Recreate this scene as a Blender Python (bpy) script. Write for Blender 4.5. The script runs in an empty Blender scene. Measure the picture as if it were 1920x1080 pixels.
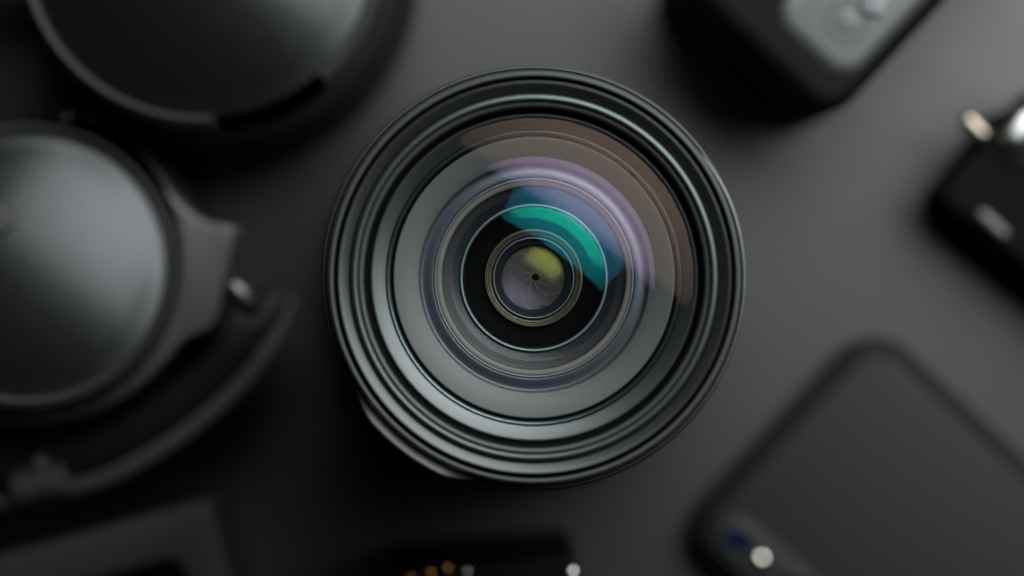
import bpy, bmesh, math, random
from mathutils import Vector, Matrix
random.seed(7)
sc = bpy.context.scene
col = sc.collection
R = math.radians

# ------------------------------------------------------------------ camera
H = 0.130                       # height of the standing lens
CAMD = 0.400                    # camera above the front rim
F = 3783.0                      # focal length in pixels of a 1920 wide frame
AX, AY = 1002.0, 520.5          # where the lens axis shows in the photograph
PXM = CAMD / F                  # metres per pixel at the rim
CX, CY = -(AX - 960) * PXM, -(540 - AY) * PXM
cam_d = bpy.data.cameras.new('camera')
cam = bpy.data.objects.new('camera', cam_d); col.objects.link(cam)
cam.location = (CX, CY, H + CAMD)
cam.rotation_euler = (0, 0, 0)
cam_d.sensor_width = 36.0
cam_d.lens = F * 36.0 / 1920.0
cam_d.clip_start = 0.01; cam_d.clip_end = 20
cam_d.dof.use_dof = True
cam_d.dof.focus_distance = 0.4150
cam_d.dof.aperture_fstop = 3.35
sc.camera = cam

# ------------------------------------------------------------------ world, light, exposure
w = bpy.data.worlds.new('World'); sc.world = w; w.use_nodes = True
w.node_tree.nodes['Background'].inputs[0].default_value = (0.75, 0.85, 1.0, 1)
w.node_tree.nodes['Background'].inputs[1].default_value = 0.003

AZ = R(54)                                     # the softbox stands up and to the right
def softbox(near, far, half, watts):
    a, b = Vector(near), Vector(far)           # (horizontal distance, height above the rim)
    mid = (a + b) / 2
    length = (b - a).length
    ld = bpy.data.lights.new('softbox', 'AREA'); ld.shape = 'RECTANGLE'
    ld.size = half * 2; ld.size_y = length
    ld.energy = watts; ld.color = (0.955, 1.0, 0.975)
    ld.use_nodes = True                        # the diffuser is hottest in its middle
    nt = ld.node_tree; em = nt.nodes['Emission']
    g = nt.nodes.new('ShaderNodeNewGeometry'); sp = nt.nodes.new('ShaderNodeSeparateXYZ')
    nt.links.new(g.outputs['Parametric'], sp.inputs[0])
    prod = None
    for ax in (0, 1):
        s1 = nt.nodes.new('ShaderNodeMath'); s1.operation = 'SUBTRACT'; s1.inputs[1].default_value = .5
        nt.links.new(sp.outputs[ax], s1.inputs[0])
        s2 = nt.nodes.new('ShaderNodeMath'); s2.operation = 'MULTIPLY'
        nt.links.new(s1.outputs[0], s2.inputs[0]); nt.links.new(s1.outputs[0], s2.inputs[1])
        s3 = nt.nodes.new('ShaderNodeMath'); s3.operation = 'MULTIPLY_ADD'
        s3.inputs[1].default_value = -2.0; s3.inputs[2].default_value = 1.0
        nt.links.new(s2.outputs[0], s3.inputs[0])
        if prod is None: prod = s3
        else:
            m = nt.nodes.new('ShaderNodeMath'); m.operation = 'MULTIPLY'
            nt.links.new(prod.outputs[0], m.inputs[0]); nt.links.new(s3.outputs[0], m.inputs[1])
            nt.links.new(m.outputs[0], em.inputs['Strength'])
    lo = bpy.data.objects.new('softbox', ld); col.objects.link(lo)
    u = Vector((math.cos(AZ), math.sin(AZ), 0)); zz = Vector((0, 0, 1))
    c = u * mid.x + zz * (H + mid.y)
    ydir = (u * (a - b).x + zz * (a - b).y).normalized()     # towards the near edge
    xdir = Vector((-math.sin(AZ), math.cos(AZ), 0))
    ldir = xdir.cross(ydir)
    m = Matrix((xdir, ydir, ldir)).transposed()
    # light shines along -Z; it must face the lens
    if (-ldir).dot(-c + zz * H) < 0:
        xdir = -xdir; ldir = xdir.cross(ydir); m = Matrix((xdir, ydir, ldir)).transposed()
    lo.matrix_world = Matrix.Translation(c) @ m.to_4x4()
    return lo
softbox((0.178, 0.45), (0.60, 0.14), 0.37, 10.0)

sc.view_settings.view_transform = 'Standard'
sc.view_settings.look = 'None'
sc.view_settings.exposure = 0.0
sc.view_settings.gamma = 1.0
sc.cycles.use_denoising = True
sc.cycles.use_adaptive_sampling = False
sc.cycles.transparent_max_bounces = 40
sc.cycles.max_bounces = 10
sc.cycles.sample_clamp_indirect = 6.0
sc.cycles.caustics_reflective = False

# ------------------------------------------------------------------ helpers
def W(px, py, z=0.0):
    d = H + CAMD - z
    return Vector((CX + (px - 960) * d / F, CY - (py - 540) * d / F, z))
def S(px, z=0.0):                               # length of px pixels at height z
    return px * (H + CAMD - z) / F

MAT = {}
def mat(name, base=(.02, .02, .02), rough=.5, metal=0.0, spec=.5, noise=0.0, nscale=400, bump=0.0, coat=0.0):
    if name in MAT: return MAT[name]
    m = bpy.data.materials.new(name); m.use_nodes = True
    nt = m.node_tree; b = nt.nodes['Principled BSDF']
    b.inputs['Base Color'].default_value = (*base, 1)
    b.inputs['Roughness'].default_value = rough
    b.inputs['Metallic'].default_value = metal
    b.inputs['Specular IOR Level'].default_value = spec
    if coat:
        b.inputs['Coat Weight'].default_value = coat; b.inputs['Coat Roughness'].default_value = .08
    if noise or bump:
        tc = nt.nodes.new('ShaderNodeTexCoord'); n = nt.nodes.new('ShaderNodeTexNoise')
        n.inputs['Scale'].default_value = nscale; n.inputs['Detail'].default_value = 5
        nt.links.new(tc.outputs['Object'], n.inputs['Vector'])
        if noise:
            mr = nt.nodes.new('ShaderNodeMapRange')
            mr.inputs['To Min'].default_value = max(0.02, rough - noise); mr.inputs['To Max'].default_value = min(1, rough + noise)
            mr.inputs['From Min'].default_value = .3; mr.inputs['From Max'].default_value = .7
            nt.links.new(n.outputs['Fac'], mr.inputs['Value']); nt.links.new(mr.outputs[0], b.inputs['Roughness'])
        if bump:
            bp = nt.nodes.new('ShaderNodeBump'); bp.inputs['Strength'].default_value = bump
            bp.inputs['Distance'].default_value = .0002
            nt.links.new(n.outputs['Fac'], bp.inputs['Height']); nt.links.new(bp.outputs[0], b.inputs['Normal'])
    MAT[name] = m
    return m

def coated(name, colour, fac, rough=.012):
    """anti-reflection coated glass: lets light through, mirrors a small tinted share of it"""
    m = bpy.data.materials.new(name); m.use_nodes = True
    nt = m.node_tree; nt.nodes.clear()
    out = nt.nodes.new('ShaderNodeOutputMaterial'); mx = nt.nodes.new('ShaderNodeMixShader')
    tr = nt.nodes.new('ShaderNodeBsdfTransparent'); gl = nt.nodes.new('ShaderNodeBsdfGlossy')
    tr.inputs[0].default_value = (.985, .985, .985, 1)
    gl.inputs['Color'].default_value = (*colour, 1); gl.inputs['Roughness'].default_value = rough
    mx.inputs[0].default_value = fac
    nt.links.new(tr.outputs[0], mx.inputs[1]); nt.links.new(gl.outputs[0], mx.inputs[2])
    nt.links.new(mx.outputs[0], out.inputs[0])
    MAT[name] = m
    return m

def link(name, me, parent=None, mats=(), smooth=35):
    o = bpy.data.objects.new(name, me); col.objects.link(o)
    for m in mats: me.materials.append(m)
    if smooth:
        me.shade_smooth(); me.set_sharp_from_angle(angle=R(smooth))
    if parent is not None: o.parent = parent
    return o
def empty(name, loc, label, cat, rz=0, group=None):
    o = bpy.data.objects.new(name, None); col.objects.link(o); o.empty_display_size = .01
    o.location = loc; o.rotation_euler = (0, 0, rz)
    o['label'] = label; o['category'] = cat
    if group: o['group'] = group
    return o

def rounded(pts, rad, n=3):
    """round the corners of an open polyline"""
    out = [Vector(pts[0])]
    for i in range(1, len(pts) - 1):
        p, a, b = Vector(pts[i]), Vector(pts[i - 1]), Vector(pts[i + 1])
        r = min(rad, (a - p).length * .45, (b - p).length * .45)
        s, e = p + (a - p).normalized() * r, p + (b - p).normalized() * r
        for k in range(n + 1):
            t = k / n
            out.append(s * (1 - t) ** 2 + p * 2 * t * (1 - t) + e * t * t)
    out.append(Vector(pts[-1]))
    return out

def lathe(prof, n=160, closed=False, cx=0.0, cy=0.0, matf=None):
    """prof: (radius, z) in metres, listed from the outside in, so that faces look up / to the axis"""
    me = bpy.data.meshes.new('lathe'); v, f = [], []
    m = len(prof)
    for k in range(n):
        a = 2 * math.pi * k / n
        for (r, z) in prof: v.append((cx + r * math.cos(a), cy + r * math.sin(a), z))
    segs = m if closed else m - 1
    for k in range(n):
        k2 = (k + 1) % n
        for j in range(segs):
            j2 = (j + 1) % m
            f.append((k * m + j, k2 * m + j, k2 * m + j2, k * m + j2))
    me.from_pydata(v, [], f)
    bm = bmesh.new(); bm.from_mesh(me)
    bmesh.ops.remove_doubles(bm, verts=bm.verts, dist=1e-7)
    bmesh.ops.recalc_face_normals(bm, faces=bm.faces)
    bm.to_mesh(me); bm.free(); me.update()
    return me

def prism(poly, z0, z1, bev=0.0, seg=3, inset=0.0):
    """poly: list of (x, y); upright prism with rounded top and bottom edges"""
    bm = bmesh.new()
    vs = [bm.verts.new((x, y, z0)) for x, y in poly]
    fb = bm.faces.new(vs)
    r = bmesh.ops.extrude_face_region(bm, geom=[fb])
    tv = [g for g in r['geom'] if isinstance(g, bmesh.types.BMVert)]
    bmesh.ops.translate(bm, verts=tv, vec=(0, 0, z1 - z0))
    bmesh.ops.recalc_face_normals(bm, faces=bm.faces)
    if bev:
        es = [e for e in bm.edges if abs(e.verts[0].co.z - e.verts[1].co.z) < 1e-7]
        bmesh.ops.bevel(bm, geom=es, offset=bev, segments=seg, affect='EDGES', profile=.5)
    me = bpy.data.meshes.new('prism'); bm.to_mesh(me); bm.free()
    return me

def rrect(cx, cy, hx, hy, r, rot=0.0, n=8):
    """rounded rectangle outline"""
    p = []
    for (sx, sy, a0) in ((1, 1, 0), (-1, 1, 90), (-1, -1, 180), (1, -1, 270)):
        for k in range(n + 1):
            a = R(a0 + 90 * k / n)
            p.append((sx * (hx - r) + r * math.cos(a), sy * (hy - r) + r * math.sin(a)))
    c, s = math.cos(rot), math.sin(rot)
    return [(cx + x * c - y * s, cy + x * s + y * c) for x, y in p]

def spline(pts, n=12, closed=False):
    """Catmull-Rom through the points"""
    P = [Vector(p) for p in pts]; out = []; L = len(P)
    rng = range(L) if closed else range(L - 1)
    for i in rng:
        if closed: a, b, c, d = P[(i - 1) % L], P[i], P[(i + 1) % L], P[(i + 2) % L]
        else: a, b, c, d = P[max(i - 1, 0)], P[i], P[i + 1], P[min(i + 2, L - 1)]
        for k in range(n):
            t = k / n
            out.append(.5 * ((2 * b) + (c - a) * t + (2 * a - 5 * b + 4 * c - d) * t * t + (3 * b - a - 3 * c + d) * t ** 3))
    if not closed: out.append(P[-1])
    return out

def tube(path, rad, n=10, flat=1.0):
    """round bar along a path; flat squashes it sideways"""
    v, f = [], []; m = len(path)
    for i, p in enumerate(path):
        t = (path[min(i + 1, m - 1)] - path[max(i - 1, 0)]).normalized()
        up = Vector((0, 0, 1)); s = t.cross(up)
        if s.length < 1e-6: s = Vector((1, 0, 0))
        s.normalize(); up = s.cross(t)
        rr = rad(i / (m - 1)) if callable(rad) else rad
        for k in range(n):
            a = 2 * math.pi * k / n
            v.append(p + s * math.cos(a) * rr * flat + up * math.sin(a) * rr)
    for i in range(m - 1):
        for k in range(n):
            f.append((i * n + k, i * n + (k + 1) % n, (i + 1) * n + (k + 1) % n, (i + 1) * n + k))
    f.append(tuple(range(n))[::-1]); f.append(tuple((m - 1) * n + k for k in range(n)))
    me = bpy.data.meshes.new('tube'); me.from_pydata([tuple(x) for x in v], [], f); me.update()
    return me

# ------------------------------------------------------------------ the table
tab = mat('table_top', (.0120, .0130, .0128), .47, spec=.7, noise=.02, nscale=60)
me = bpy.data.meshes.new('table')
me.from_pydata([(-.9, -.9, 0), (.9, -.9, 0), (.9, .9, 0), (-.9, .9, 0)], [], [(0, 1, 2, 3)])
t = link('table', me, None, [tab], smooth=0); t['kind'] = 'structure'

# ------------------------------------------------------------------ the standing lens
lens = empty('camera_lens', (0, 0, 0), 'large black camera lens standing upright in the centre, coloured reflections in its glass', 'lens')
def P(*pts):
    """(radius px as seen, depth mm below the rim) -> metres"""
    return [(r * (CAMD + z / 1000) / F, H - z / 1000) for r, z in pts]
satin = mat('satin_black_metal', (.030, .034, .032), .38, spec=.7)
rimm = mat('anodised_rim', (.092, .110, .102), .40, metal=.85)
black = mat('black_paint', (.006, .006, .0065), .55, spec=.25)
deep = mat('flocked_black', (.002, .002, .002), .9, spec=.05)
silver = mat('bezel_metal', (.074, .080, .083), .37, metal=.9)
conem = mat('baffle_grey', (.080, .087, .084), .50, spec=.4, metal=.55)
stepm = mat('baffle_step_metal', (.060, .070, .086), .38, metal=.5)
tanm = mat('tan_ring', (.10, .092, .088), .5, metal=.2)
slate = mat('slate_ring', (.012, .0145, .018), .4, metal=.2)
lipm = mat('bright_lip', (.165, .235, .255), .38, metal=.6)
gold = mat('champagne_ring', (.075, .067, .053), .45, metal=.4)
rubber = mat('grip_rubber', (.018, .018, .019), .5, spec=.4)

def ring(name, pts, m, rad=.12, closed=False, n=180, cx=0., cy=0.):
    pr = rounded(P(*pts), rad / 1000, 3)
    return link(name, lathe(pr, n, closed, cx, cy), lens, [m])

# outside: barrel, grip ring, mount
ring('barrel', [(388, 2.4), (387, 12), (387.5, 14.8)], satin, .5)
ring('focus_ring', [(386, 14.9), (388, 14.0), (394, 13.0), (398, 13.6), (399.5, 16), (397, 60), (390, 72)], mat('grip_ring_black', (.036, .039, .038), .6, spec=.5), .8)
ring('rear_barrel', [(386, 71), (388, 76), (388, 108), (375, 114), (360, 129.9)], satin, .6)

# front face
ring('front_rim', [(389, 2.8), (388.6, 1.5), (386, .55), (382, .2), (378.5, .35), (376.6, .9), (375, 3)], mat('rim_crackle_paint', (.048, .053, .051), .52, spec=.5, metal=.25), .5)
ring('rim_groove', [(377, 1.8), (372, 2.6), (368.5, 1.8)], deep, .05)
ring('front_bevel', [(370.5, 3), (369.4, .55), (367.5, .25), (362, .5), (348, 1.45), (346.4, 2.3)], mat('satin_bevel_metal', (.052, .057, .055), .38, spec=.5, metal=.8), .25)
ring('rim_lip', [(346.4, 2.4), (345, 1.5), (342, .95), (337, .78), (333, 1.05), (331.2, 1.8), (330.5, 2.6)], rimm, .4)
ring('thread_lip', [(330.8, 2.5), (327.5, 2.15), (323, 2.2), (319.5, 2.9), (318.8, 3.4)], satin, .25)
# filter thread: fine ridges down the wall
pts = []
for k in range(6):
    r0 = 319.0 - k * 1.6
    pts += [(r0, 3.2 + k * .45), (r0 - .9, 3.35 + k * .45)]
pts += [(309.5, 6.2)]
ring('filter_thread', pts, deep, .05)
ring('bezel_ring', [(310, 6.3), (308, 5.4), (304, 5.3), (278, 6.4), (276.5, 6.9)], silver, .3)
ring('bezel_lip', [(276.6, 7.0), (274.5, 6.55), (270.5, 6.9), (268.6, 7.4)], mat('bezel_lip_metal', (.10, .143, .150), .33, metal=.95), .15)
ring('bezel_gap', [(269.5, 7.2), (266, 8.4), (262.5, 7.6)], deep, .05)
ring('baffle_cone', [(264.2, 8.1), (263.6, 7.3), (262, 7.2), (216, 8.5), (213.5, 9.2)], conem, .3)
ring('baffle_step', [(214.2, 9.2), (211, 9.75), (204, 9.75), (196, 9.5), (189, 9.45), (187, 9.9)], stepm, .6)
ring('step_lip', [(187.6, 10.0), (186.3, 9.4), (184.4, 9.4), (183.2, 10.0)], lipm, .2)
ring('tan_ring', [(183.6, 9.95), (181.5, 9.8), (173.5, 9.95), (171.4, 10.6)], tanm, .2)
ring('slate_ring', [(172.2, 10.5), (170, 10.9), (155, 11.2), (140, 12.3), (138, 12.8)], slate, .3)
ring('inner_lip', [(139.4, 12.7), (138, 11.95), (134.5, 11.95), (132.6, 12.8)], lipm, .25)
ring('inner_barrel', [(133.4, 12.6), (131, 13.6), (110, 15.4), (91, 15.9)], deep, .2)
ring('iris_housing', [(89.2, 15.6), (87.6, 15.05), (84.8, 15.3), (84.0, 15.6), (83.2, 15.35), (80, 15.6), (78, 16)], gold, .08)
ring('iris_housing_lip', [(91.8, 16), (90.9, 15.0), (89.4, 14.95), (88.6, 15.7)], mat('brass_lip', (.24, .205, .12), .4, metal=.6), .1)
ring('iris_groove', [(79, 15.8), (77.5, 16.4), (76, 15.9)], deep, .05)
ring('iris_lip', [(76.8, 16), (75.8, 15.3), (74.2, 15.3), (73.2, 16)], lipm, .1)
ring('iris_seat', [(73.8, 15.9), (70, 16.4), (69, 16.2), (66, 16.6), (65, 16.4), (60, 17.2), (56, 18.6)], slate, .08)

# hood bayonet: lugs round the outside of the rim
def arc_lug(a0, a1, rmax):
    me = bpy.data.meshes.new('lug'); v, f = [], []
    prof = [(388, 3.9), (391, 2.4), (394, 2.3), (rmax - 4, 1.25), (rmax - 1, 1.3), (rmax, 2.0), (rmax, 5.0)]
    n = 40
    for k in range(n + 1):
        t = k / n; a = R(a0 + (a1 - a0) * t)
        e = min(1, min(t, 1 - t) / .28); e = e * e * (3 - 2 * e)
        for (r, z) in P(*prof):
            r0 = P((387.5, 3))[0][0]; rr = r0 + (r - r0) * (.05 + .95 * e)
            v.append((rr * math.cos(a), rr * math.sin(a), z - .0008 * (1 - e)))
    m = len(prof)
    for k in range(n):
        for j in range(m - 1): f.append((k * m + j, k * m + j + 1, (k + 1) * m + j + 1, (k + 1) * m + j))
    me.from_pydata(v, [], f); bm = bmesh.new(); bm.from_mesh(me); bmesh.ops.recalc_face_normals(bm, faces=bm.faces); bm.to_mesh(me); bm.free()
    if me.polygons[n // 2 * (m - 1) + 2].normal.z < 0: me.flip_normals()
    return link('bayonet_lug', me, lens, [mat('lug_metal', (.13, .13, .14), .36, metal=.85)], smooth=50)
arc_lug(208, 258, 410); arc_lug(-60, 46, 397)

# iris: nine curved blades that overlap like a fan
bladem = mat('iris_blade_metal', (.055, .053, .058), .42, metal=.5)
edgem = mat('iris_edge_highlight', (.20, .19, .165), .4, metal=.4)  # highlight along the blade edges, put into a paler colour
ZI = H - .0182
ri, ro = P((8.3, 17))[0][0], P((64, 17))[0][0]
NB = 9
inner, outer = [], []
for k in range(13):                        # leading edge: leaves the hole along its rim, swings out to the seat
    t = k / 12
    a = R(-38) + R(38) * min(1, t * 3.2) if t < .3125 else R(82) * ((t - .3125) / .6875) ** 1.15
    r = ri if t < .3125 else ri + (ro - ri) * ((t - .3125) / .6875) ** .9
    inner.append(Vector((r * math.cos(a), r * math.sin(a), 0)))
for k in range(9):                         # back along the seat
    a = R(82) - R(150) * k / 8
    outer.append(Vector((ro * math.cos(a), ro * math.sin(a), 0)))
poly = inner + outer[1:]
def zoff(p):                               # each blade leans a little about the radius so that the fan interleaves
    a = math.atan2(p.y, p.x)
    return .00042 * (a / R(80)) * min(1, p.length / ro + .15)
bm = bmesh.new()
top = [bm.verts.new((p.x, p.y, zoff(p) + .00004)) for p in poly]
bot = [bm.verts.new((p.x, p.y, zoff(p) - .00004)) for p in poly]
ft = bm.faces.new(top); fb = bm.faces.new(bot[::-1])
for k in range(len(poly)):
    k2 = (k + 1) % len(poly)
    fq = bm.faces.new((top[k2], top[k], bot[k], bot[k2]))
    if k < 12: fq.material_index = 1
bmesh.ops.triangulate(bm, faces=[ft, fb])
path = [Vector((p.x, p.y, zoff(p) + .00004)) for p in inner]
er = .000055
vv = []
for i, p in enumerate(path):
    tt = (path[min(i + 1, 12)] - path[max(i - 1, 0)]).normalized(); s = tt.cross(Vector((0, 0, 1))).normalized()
    vv.append([bm.verts.new(p - s * er), bm.verts.new(p + Vector((0, 0, er))), bm.verts.new(p + s * er)])
for i in range(12):
    for j in range(2):
        fq = bm.faces.new((vv[i][j], vv[i][j + 1], vv[i + 1][j + 1], vv[i + 1][j])); fq.material_index = 1
bmesh.ops.recalc_face_normals(bm, faces=bm.faces)
bme = bpy.data.meshes.new('blade'); bm.to_mesh(bme); bm.free()
bme.materials.append(bladem); bme.materials.append(edgem)
IX, IY = 4 * PXM, 1.5 * PXM
for k in range(NB):
    o = bpy.data.objects.new('aperture_blade', bme); col.objects.link(o); o.parent = lens
    o.location = (IX, IY, ZI); o.rotation_euler = (0, 0, 2 * math.pi * k / NB + R(25))
ring('iris_well', [(62, 18.9), (60, 26), (1, 26)], deep, .1)

# the glass: solid elements, bulging towards the camera, each with its own coating
bare = coated('uncoated_back', (1, 1, 1), .002, .02)
def glass(name, rap, edge, rcurv, m, thick=.6, concave=False, rin=0.0, off=(0, 0)):
    k = (CAMD + edge / 1000) / F
    ra, rc = rap * k, rcurv * k
    pr = []
    n = 22
    r0 = rin * k
    for i in range(n + 1):
        r = ra + (r0 - ra) * i / n
        s = math.sqrt(rc * rc - r * r) - math.sqrt(rc * rc - ra * ra)
        pr.append((max(r, 1e-6), H - edge / 1000 + (-s if concave else s)))
    nfront = len(pr) - 1
    if concave: zb = pr[-1][1] - thick / 1000
    else: zb = H - edge / 1000 - thick / 1000
    pr += [(max(r0, 1e-6), zb), (ra, zb)]
    v, f, mi = [], [], []
    N, M = 160, len(pr)
    for a in range(N):
        t = 2 * math.pi * a / N
        for (r, z) in pr:
            q = (ra - r) / (ra - r0)                 # off-centre bore, gives an added ring its crescent reflection
            v.append((off[0] * q + r * math.cos(t), off[1] * q + r * math.sin(t), z))
    for a in range(N):
        a2 = (a + 1) % N
        for j in range(M):
            j2 = (j + 1) % M
            if not rin and j == nfront: continue
            f.append((a * M + j, a2 * M + j, a2 * M + j2, a * M + j2)); mi.append(0 if j < nfront else 1)
    me = bpy.data.meshes.new(name); me.from_pydata(v, [], f)
    for i, q in enumerate(mi): me.polygons[i].material_index = q
    bm = bmesh.new(); bm.from_mesh(me); bmesh.ops.remove_doubles(bm, verts=bm.verts, dist=2e-6)
    bmesh.ops.recalc_face_normals(bm, faces=bm.faces); bm.to_mesh(me); bm.free()
    return link(name, me, lens, [m, bare], smooth=30)
glass('front_element', 309, 5.2, 950, coated('coating_amber', (1, .65, .54), .0108, .04), .1)
glass('second_element', 231, 8.3, 848, coated('coating_lavender', (.68, .54, 1.0), .024, .03), .1)
glass('third_element', 172, 10.2, 385, coated('coating_blue', (.02, .34, .60), .030, .03), .1)
glass('fourth_element', 132, 12.2, 395, coated('coating_teal', (.02, .80, .48), .014, .025), .1)
glass('crescent_ring', 134, 12.05, 395, coated('coating_green', (.03, 1.0, .46), .048, .025), .05, rin=120, off=(-8 * PXM, -8 * PXM))  # added ring, bore shifted so that it reflects as a green crescent
glass('fifth_element', 60, 15.3, 106, coated('coating_yellow', (.78, .86, .14), .040, .22), .1)
glass('rear_element', 60, 16.3, 120, coated('coating_violet', (.60, .55, .95), .02, .20), .05, concave=True)

# ------------------------------------------------------------------ headphones, upper left
hp = empty('headphones', (0, 0, 0), 'black headphones with two domed ear cups, cut off at the upper left', 'headphones')
domem = mat('ear_cup_satin', (.005, .0052, .0056), .27, spec=.44, noise=.012, nscale=300)
domem.node_tree.nodes['Principled BSDF'].inputs['Specular Tint'].default_value = (.90, .96, 1.0, 1)
plast = mat('headphone_plastic', (.055, .055, .062), .45, spec=.5)
trim = mat('headphone_trim', (.06, .058, .06), .4, metal=.4)
padm = mat('ear_pad_leather', (.006, .006, .0065), .6, spec=.3, bump=.3, nscale=900)
def arc_lathe(prof, a0, a1, n=128):
    if a1 - a0 >= 360: return lathe(prof, n)
    v, f = [], []; m = len(prof)
    for k in range(n + 1):
        a = R(a0 + (a1 - a0) * k / n)
        for (r, z) in prof: v.append((r * math.cos(a), r * math.sin(a), z))
    for k in range(n):
        for j in range(m - 1): f.append((k * m + j, (k + 1) * m + j, (k + 1) * m + j + 1, k * m + j + 1))
    f.append(tuple(range(m))); f.append(tuple(n * m + j for j in range(m))[::-1])
    me = bpy.data.meshes.new('arc'); me.from_pydata(v, [], f); bm = bmesh.new(); bm.from_mesh(me)
    bmesh.ops.recalc_face_normals(bm, faces=bm.faces); bm.to_mesh(me); bm.free()
    if me.polygons[m // 2].normal.z < 0: me.flip_normals()
    return me
def cup(px, py, rd, rt, rp, zt, bulge, span=(0, 360), tilt=0, name='ear_cup'):
    """dome radius, trim radius and pad radius in px at height zt"""
    c = W(px, py, zt)
    rd, rt, rp = S(rd, zt), S(rt, zt), S(rp, zt)
    # pad
    pr = rounded([(rp * .97, -zt), (rp * 1.0, -zt * .72), (rp * .99, -zt * .45), (rp * .93, -zt * .3), (rt, -zt * .26)], .006, 5)
    body = link(name, lathe([(a, b) for a, b in pr], 96), hp, [padm]); body.location = c
    tr = [(rt, -zt * .3), (rt, -.002), (rt - .0015, 0), (rd + .0022, .0), (rd + .0008, -.003)]
    o = link('trim_ring', arc_lathe(rounded(tr, .0008, 3), *span), body, [trim])
    n = 16; pr = []
    for i in range(n + 1):
        r = (rd + .0009) * (1 - i / n); pr.append((max(r, 1e-6), -.003 + bulge * (1 - (r / rd) ** 2 if r < rd else 0)))
    d = link('dome_cap', lathe(pr, 128), body, [domem])
    ax = Matrix.Rotation(R(tilt), 4, Vector((-math.sin(R(52)), math.cos(R(52)), 0)))
    for q in (o, d): q.matrix_local = ax
    return body
c1 = cup(378, -108, 318, 346, 395, .058, .009, span=(-48, 274), tilt=6)
c2 = cup(52, 492, 246, 276, 300, .060, .0044, tilt=14.5)
# a small dark disc on the near cup
b = link('dark_disc', lathe(rounded([(.0040, -.001), (.0040, .0006), (.0034, .001), (1e-6, .001)], .0002), 48), c2, [mat('disc_black', (.004, .004, .004), .5)])
b.matrix_local = Matrix.Translation(W(-6, 410, .060) - c2.location + Vector((0, 0, -.0002))) @ Matrix.Rotation(R(14.5), 4, Vector((-math.sin(R(52)), math.cos(R(52)), 0)))
# yoke: crescent frame with a lug
zy = .050
outerp = [(112, 214), (150, 218), (215, 250), (275, 305), (330, 372), (380, 412), (437, 426), (432, 480), (418, 545), (398, 612), (345, 640), (300, 690), (240, 742), (160, 780), (80, 796), (0, 796), (-80, 775)]
innerp = []
for k in range(25):
    a = R(-118 + (70 + 118) * k / 24)
    innerp.append((52 + 284 * math.cos(a), 492 - 284 * math.sin(a)))
os_ = spline([Vector((x, y, 0)) for x, y in outerp], 5)
poly = [W(p.x, p.y, zy).xy for p in os_] + [W(x, y, zy).xy for x, y in innerp]
link('yoke', prism([tuple(p) for p in poly], zy - .016, zy, .0012), hp, [plast])
# pivot pin beside the lug
a, b = W(432, 532, .047), W(484, 586, .045)
link('pivot_pin', tube([a, a.lerp(b, .2), a.lerp(b, .8), b], lambda t: .0028 if .1 < t < .9 else .0018, 16), hp, [mat('pin_steel', (.12, .12, .118), .42, metal=1)])
# headband
hb = [(552, 556), (520, 632), (450, 722), (345, 812), (225, 882), (140, 910), (0, 938), (-170, 930), (-330, 800), (-390, 520), (-340, 120), (-180, -120), (30, -180)]
arc = spline([Vector((x, y, 0)) for x, y in hb], 8)
path = [W(p.x, p.y, .030) for p in arc]
band = []
for i, p in enumerate(arc):                 # dark padded band along the inner side of the edge
    tn = (arc[min(i + 1, len(arc) - 1)] - arc[max(i - 1, 0)]).normalized()
    inw = Vector((tn.y, -tn.x, 0))
    if inw.dot(Vector((52, 492, 0)) - p) < 0: inw = -inw
    q = p + inw * 62 * min(1, .25 + i / 14)
    band.append(W(q.x, q.y, .027))
hbnd = link('headband', tube(band, lambda t: .0028 + .0048 * min(1, t * 8), 16, flat=1.2), hp, [padm])
link('band_highlight', tube(path, lambda t: .0008 + .0022 * min(1, t * 9), 14, flat=.9), hbnd, [plast])  # paler bar put in for the highlight along the band's outer edge
for (x0, y0, x1, y1, r) in ((20, 915, 128, 893, .0042), (66, 862, 84, 880, .0030)):
    a, b = W(x0, y0, .034), W(x1, y1, .034)
    link('hinge', tube([a, a.lerp(b, .1), a.lerp(b, .9), b], lambda t: r if .05 < t < .95 else r * .6, 14), hp, [plast])

# ------------------------------------------------------------------ phone, lower right
ph = empty('phone', (0, 0, 0), 'dark grey smartphone lying face down in a black case at the lower right', 'phone')
zp = .010
T, L = W(1643, 596, zp), W(1262, 1008, zp)
u = (T - L); wid = u.length; u.normalize(); v = Vector((u.y, -u.x, 0))         # v: down the phone
ang = math.atan2(v.y, v.x)
lng = .150
cc = (T + L) / 2 + v * lng / 2
casem = mat('phone_case_black', (.005, .005, .005), .6, spec=.15)
backm = mat('phone_back', (.0115, .0115, .0108), .6, spec=.24)
def plate(name, cx, cy, hx, hy, r, rot, z0, z1, m, parent, bev=.0006, seg=3):
    return link(name, prism(rrect(cx, cy, hx, hy, r, rot), z0, z1, bev, seg), parent, [m])
plate('case', cc.x, cc.y, lng / 2, wid / 2, .012, ang, 0.0002, zp - .0010, casem, ph, .0036, 5)
plate('back_panel', cc.x, cc.y, lng / 2 - .0046, wid / 2 - .0046, .009, ang, zp - .003, zp, backm, ph, .0008)
def ponp(px, py): return W(px, py, zp)
c0, c1_ = ponp(1378, 1008), ponp(1500, 1112)
mid = (c0 + c1_) / 2; dd = c1_ - c0
cm = plate('camera_module', mid.x, mid.y, dd.length / 2 + .0055, .0062, .0060, math.atan2(dd.y, dd.x), zp - .0005, zp + .0014, mat('camera_bump', (.012, .012, .012), .5, spec=.3), ph, .0005)
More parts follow.
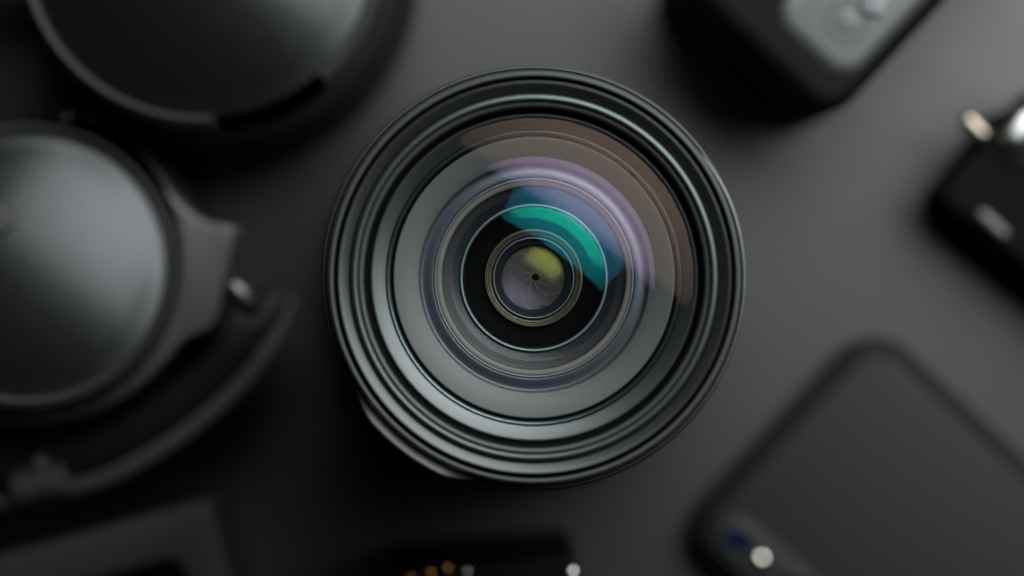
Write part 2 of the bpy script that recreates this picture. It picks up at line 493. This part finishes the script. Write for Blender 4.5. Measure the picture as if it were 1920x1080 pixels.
for (px, py) in ((1384, 1014), (1490, 1100)):
    p = W(px, py, zp + .0014)
    o = link('camera_glass', lathe(rounded([(.0038, 0), (.0038, .0006), (.0032, .0007), (.0030, .0002), (1e-6, .0004)], .0001), 40), cm, [mat('camera_glass_blue', (.004, .007, .02), .15, spec=.6)])
    o.location = p
p = W(1426, 1051, zp + .0014)
o = link('flash', lathe([(.0021 * math.cos(R(a)), .0013 * math.sin(R(a))) for a in range(0, 91, 9)], 32), cm, [mat('flash_lens', (.85, .80, .72), .12, metal=1)])
o.location = p

# ------------------------------------------------------------------ gadget with a grey plate, top right
gd = empty('handheld_device', (0, 0, 0), 'black box shaped device with a pale grey top plate and round button, top right', 'device')
zg = .060
bodym = mat('device_black', (.0042, .0042, .0052), .65, spec=.09)
platem = mat('device_plate', (.076, .080, .079), .45, metal=.5)
cor = W(1558, 198, zg)                           # lower corner of the top
a1 = (W(1748, -6, zg) - cor); a1.normalize()
a2 = Vector((-a1.y, a1.x, 0))
hx, hy = .050, .027
c = cor + a1 * (hx - .003) + a2 * (hy - .003)
rot = math.atan2(a1.y, a1.x)
link('body', prism(rrect(c.x, c.y, hx, hy, .008, rot), 0, zg, .0045, 6), gd, [bodym])
pc = c - a2 * (hy - .0160)
pl = plate('top_plate', pc.x + a1.x * .003, pc.y + a1.y * .003, hx - .004, .0138, .008, rot, zg - .006, zg + .0012, platem, gd, .0045, 6)
p = W(1588, 40, zg)
bt = link('button', lathe(rounded([(.0052, .0008), (.0050, .0014), (.0046, .0015), (.0042, .0009), (.0030, .0009), (.0027, .0015), (1e-6, .0016)], .0002), 48), gd, [mat('device_button', (.075, .079, .078), .5, metal=.4)])
bt.location = p
p = W(1640, -6, zg)
plate('slide_switch', p.x, p.y, .0045, .0028, .001, rot + .5, zg + .001, zg + .0024, mat('switch_silver', (.13, .142, .15), .45, metal=.5), gd, .0003)
# pale bar drawn in place of the highlight along the far edge
sa, sb = c - a2 * (hy - .0022) - a1 * (hx - .013), c - a2 * (hy - .0022) + a1 * (hx - .013)
link('edge_highlight', tube([Vector((q.x, q.y, zg - .0026)) for q in (sa, sa.lerp(sb, .5), sb)], .0008, 12), gd, [platem])

# ------------------------------------------------------------------ block with metal pins, right edge
bk = empty('plug_adapter', (0, 0, 0), 'black blocky adapter with a shiny metal pin, cut off at the right edge', 'adapter')
zb = .024
cor = W(1752, 372, zb)
a1 = (W(1890, 196, zb) - cor).normalized(); a2 = Vector((a1.y, -a1.x, 0))
hx, hy = .0155, .040
c = cor + a1 * hx + a2 * hy
rot = math.atan2(a1.y, a1.x)
link('body', prism(rrect(c.x, c.y, hx, hy, .004, rot), 0, zb, .003, 4), bk, [mat('adapter_black', (.003, .003, .0035), .7, spec=.06)])
steel = mat('polished_steel', (.80, .78, .74), .22, metal=1)
def bar(name, x0, y0, x1, y1, z, r, m, parent):
    a, b = W(x0, y0, z), W(x1, y1, z)
    L = (b - a).length; e = min(.45, r / L); n = 6     # rounded ends
    ts = [e * (1 - math.cos(math.pi / 2 * k / n)) for k in range(n)] + [e, 1 - e] + [1 - e * (1 - math.cos(math.pi / 2 * k / n)) for k in range(n - 1, -1, -1)]
    rs = [r * max(.12, math.sin(math.pi / 2 * k / n)) for k in range(n)]; rs = rs + [r, r] + rs[::-1]
    return link(name, tube([a.lerp(b, q) for q in ts], lambda t: rs[round(t * (len(rs) - 1))], 18), parent, [m])
bar('grey_glow_bar', 1868, 322, 1975, 180, .020, .0075, mat('glow_bar_metal', (.045, .047, .05), .38, metal=.7), bk)  # added dark grey bar, makes the grey glow around the cap
bar('metal_pin', 1806, 216, 1850, 262, .026, .0021, mat('warm_steel', (.42, .355, .29), .32, metal=1), bk)
bar('metal_cap', 1882, 284, 1940, 204, .026, .0044, mat('cap_steel', (.40, .40, .39), .3, metal=1), bk)
bar('bar_highlight', 1836, 396, 1888, 444, .0245, .0014, mat('highlight_grey', (.10, .10, .105), .4), bk)  # small grey highlight on the block, modelled as a bar

# ------------------------------------------------------------------ flat device with a screen, bottom left
fd = empty('screen_device', (0, 0, 0), 'dark grey flat device with a black screen, cut off at the bottom left', 'device')
zs = .034
cor = W(392, 938, zs)
a1 = (W(0, 1042, zs) - cor).normalized(); a2 = Vector((-a1.y, a1.x, 0))
if a2.y > 0: a2 = -a2
hx, hy = .060, .040
c = cor + a1 * hx + a2 * hy
rot = math.atan2(a1.y, a1.x)
outer = rrect(c.x, c.y, hx, hy, .0025, rot, 6); inn = rrect(c.x, c.y, hx - .0105, hy - .0115, .004, rot, 6)
bm = bmesh.new(); n = len(outer)
zt, zr = zs, zs - .003
o0 = [bm.verts.new((*p, 0)) for p in outer]; o1 = [bm.verts.new((*p, zt)) for p in outer]
i1 = [bm.verts.new((*p, zt)) for p in inn]; i0 = [bm.verts.new((*p, zr)) for p in inn]
for k in range(n):
    k2 = (k + 1) % n
    for A, B in ((o0, o1), (o1, i1), (i1, i0)): bm.faces.new((A[k], A[k2], B[k2], B[k]))
bmesh.ops.recalc_face_normals(bm, faces=bm.faces)
es = [e for e in bm.edges if all(v in set(o1) or v in set(i1) for v in e.verts) and not ((e.verts[0] in o1) ^ (e.verts[1] in o1))]
bmesh.ops.bevel(bm, geom=es, offset=.0008, segments=3, affect='EDGES', profile=.5)
me = bpy.data.meshes.new('frame'); bm.to_mesh(me); bm.free()
link('frame', me, fd, [mat('frame_grey', (.020, .020, .0205), .55, spec=.4)])
link('screen', prism(rrect(c.x, c.y, hx - .0103, hy - .0113, .004, rot, 6), .001, zr + .0004), fd, [mat('screen_black', (.003, .003, .004), .12)])

# ------------------------------------------------------------------ plug with gold contacts, bottom edge
gp = empty('contact_plug', (0, 0, 0), 'black plug with small gold contacts, cut off by the bottom edge', 'plug')
zc = .055
c = W(908, 1186, zc); rot = R(5)
link('body', prism(rrect(c.x, c.y, .0235, .0165, .003, rot), 0, zc, .0015, 4), gp, [mat('plug_black', (.004, .004, .0042), .65, spec=.08)])
goldm = mat('gold_contact', (.95, .50, .14), .2, metal=1)
for (px, py, m) in ((768, 1084, goldm), (806, 1074, goldm), (838, 1066, goldm), (874, 1072, steel)):
    p = W(px, py, zc)
    o = link('contact', lathe([(.0010 * math.cos(R(a)), .0010 * math.sin(R(a))) for a in range(0, 91, 15)], 24), gp, [m])
    o.location = p - Vector((0, 0, .0002))
p = W(1070, 1074, zc)
o = link('steel_stud', lathe([(.0018 * math.cos(R(a)), .0013 * math.sin(R(a))) for a in range(0, 91, 15)], 24), gp, [steel])
o.location = p - Vector((0, 0, .0002))
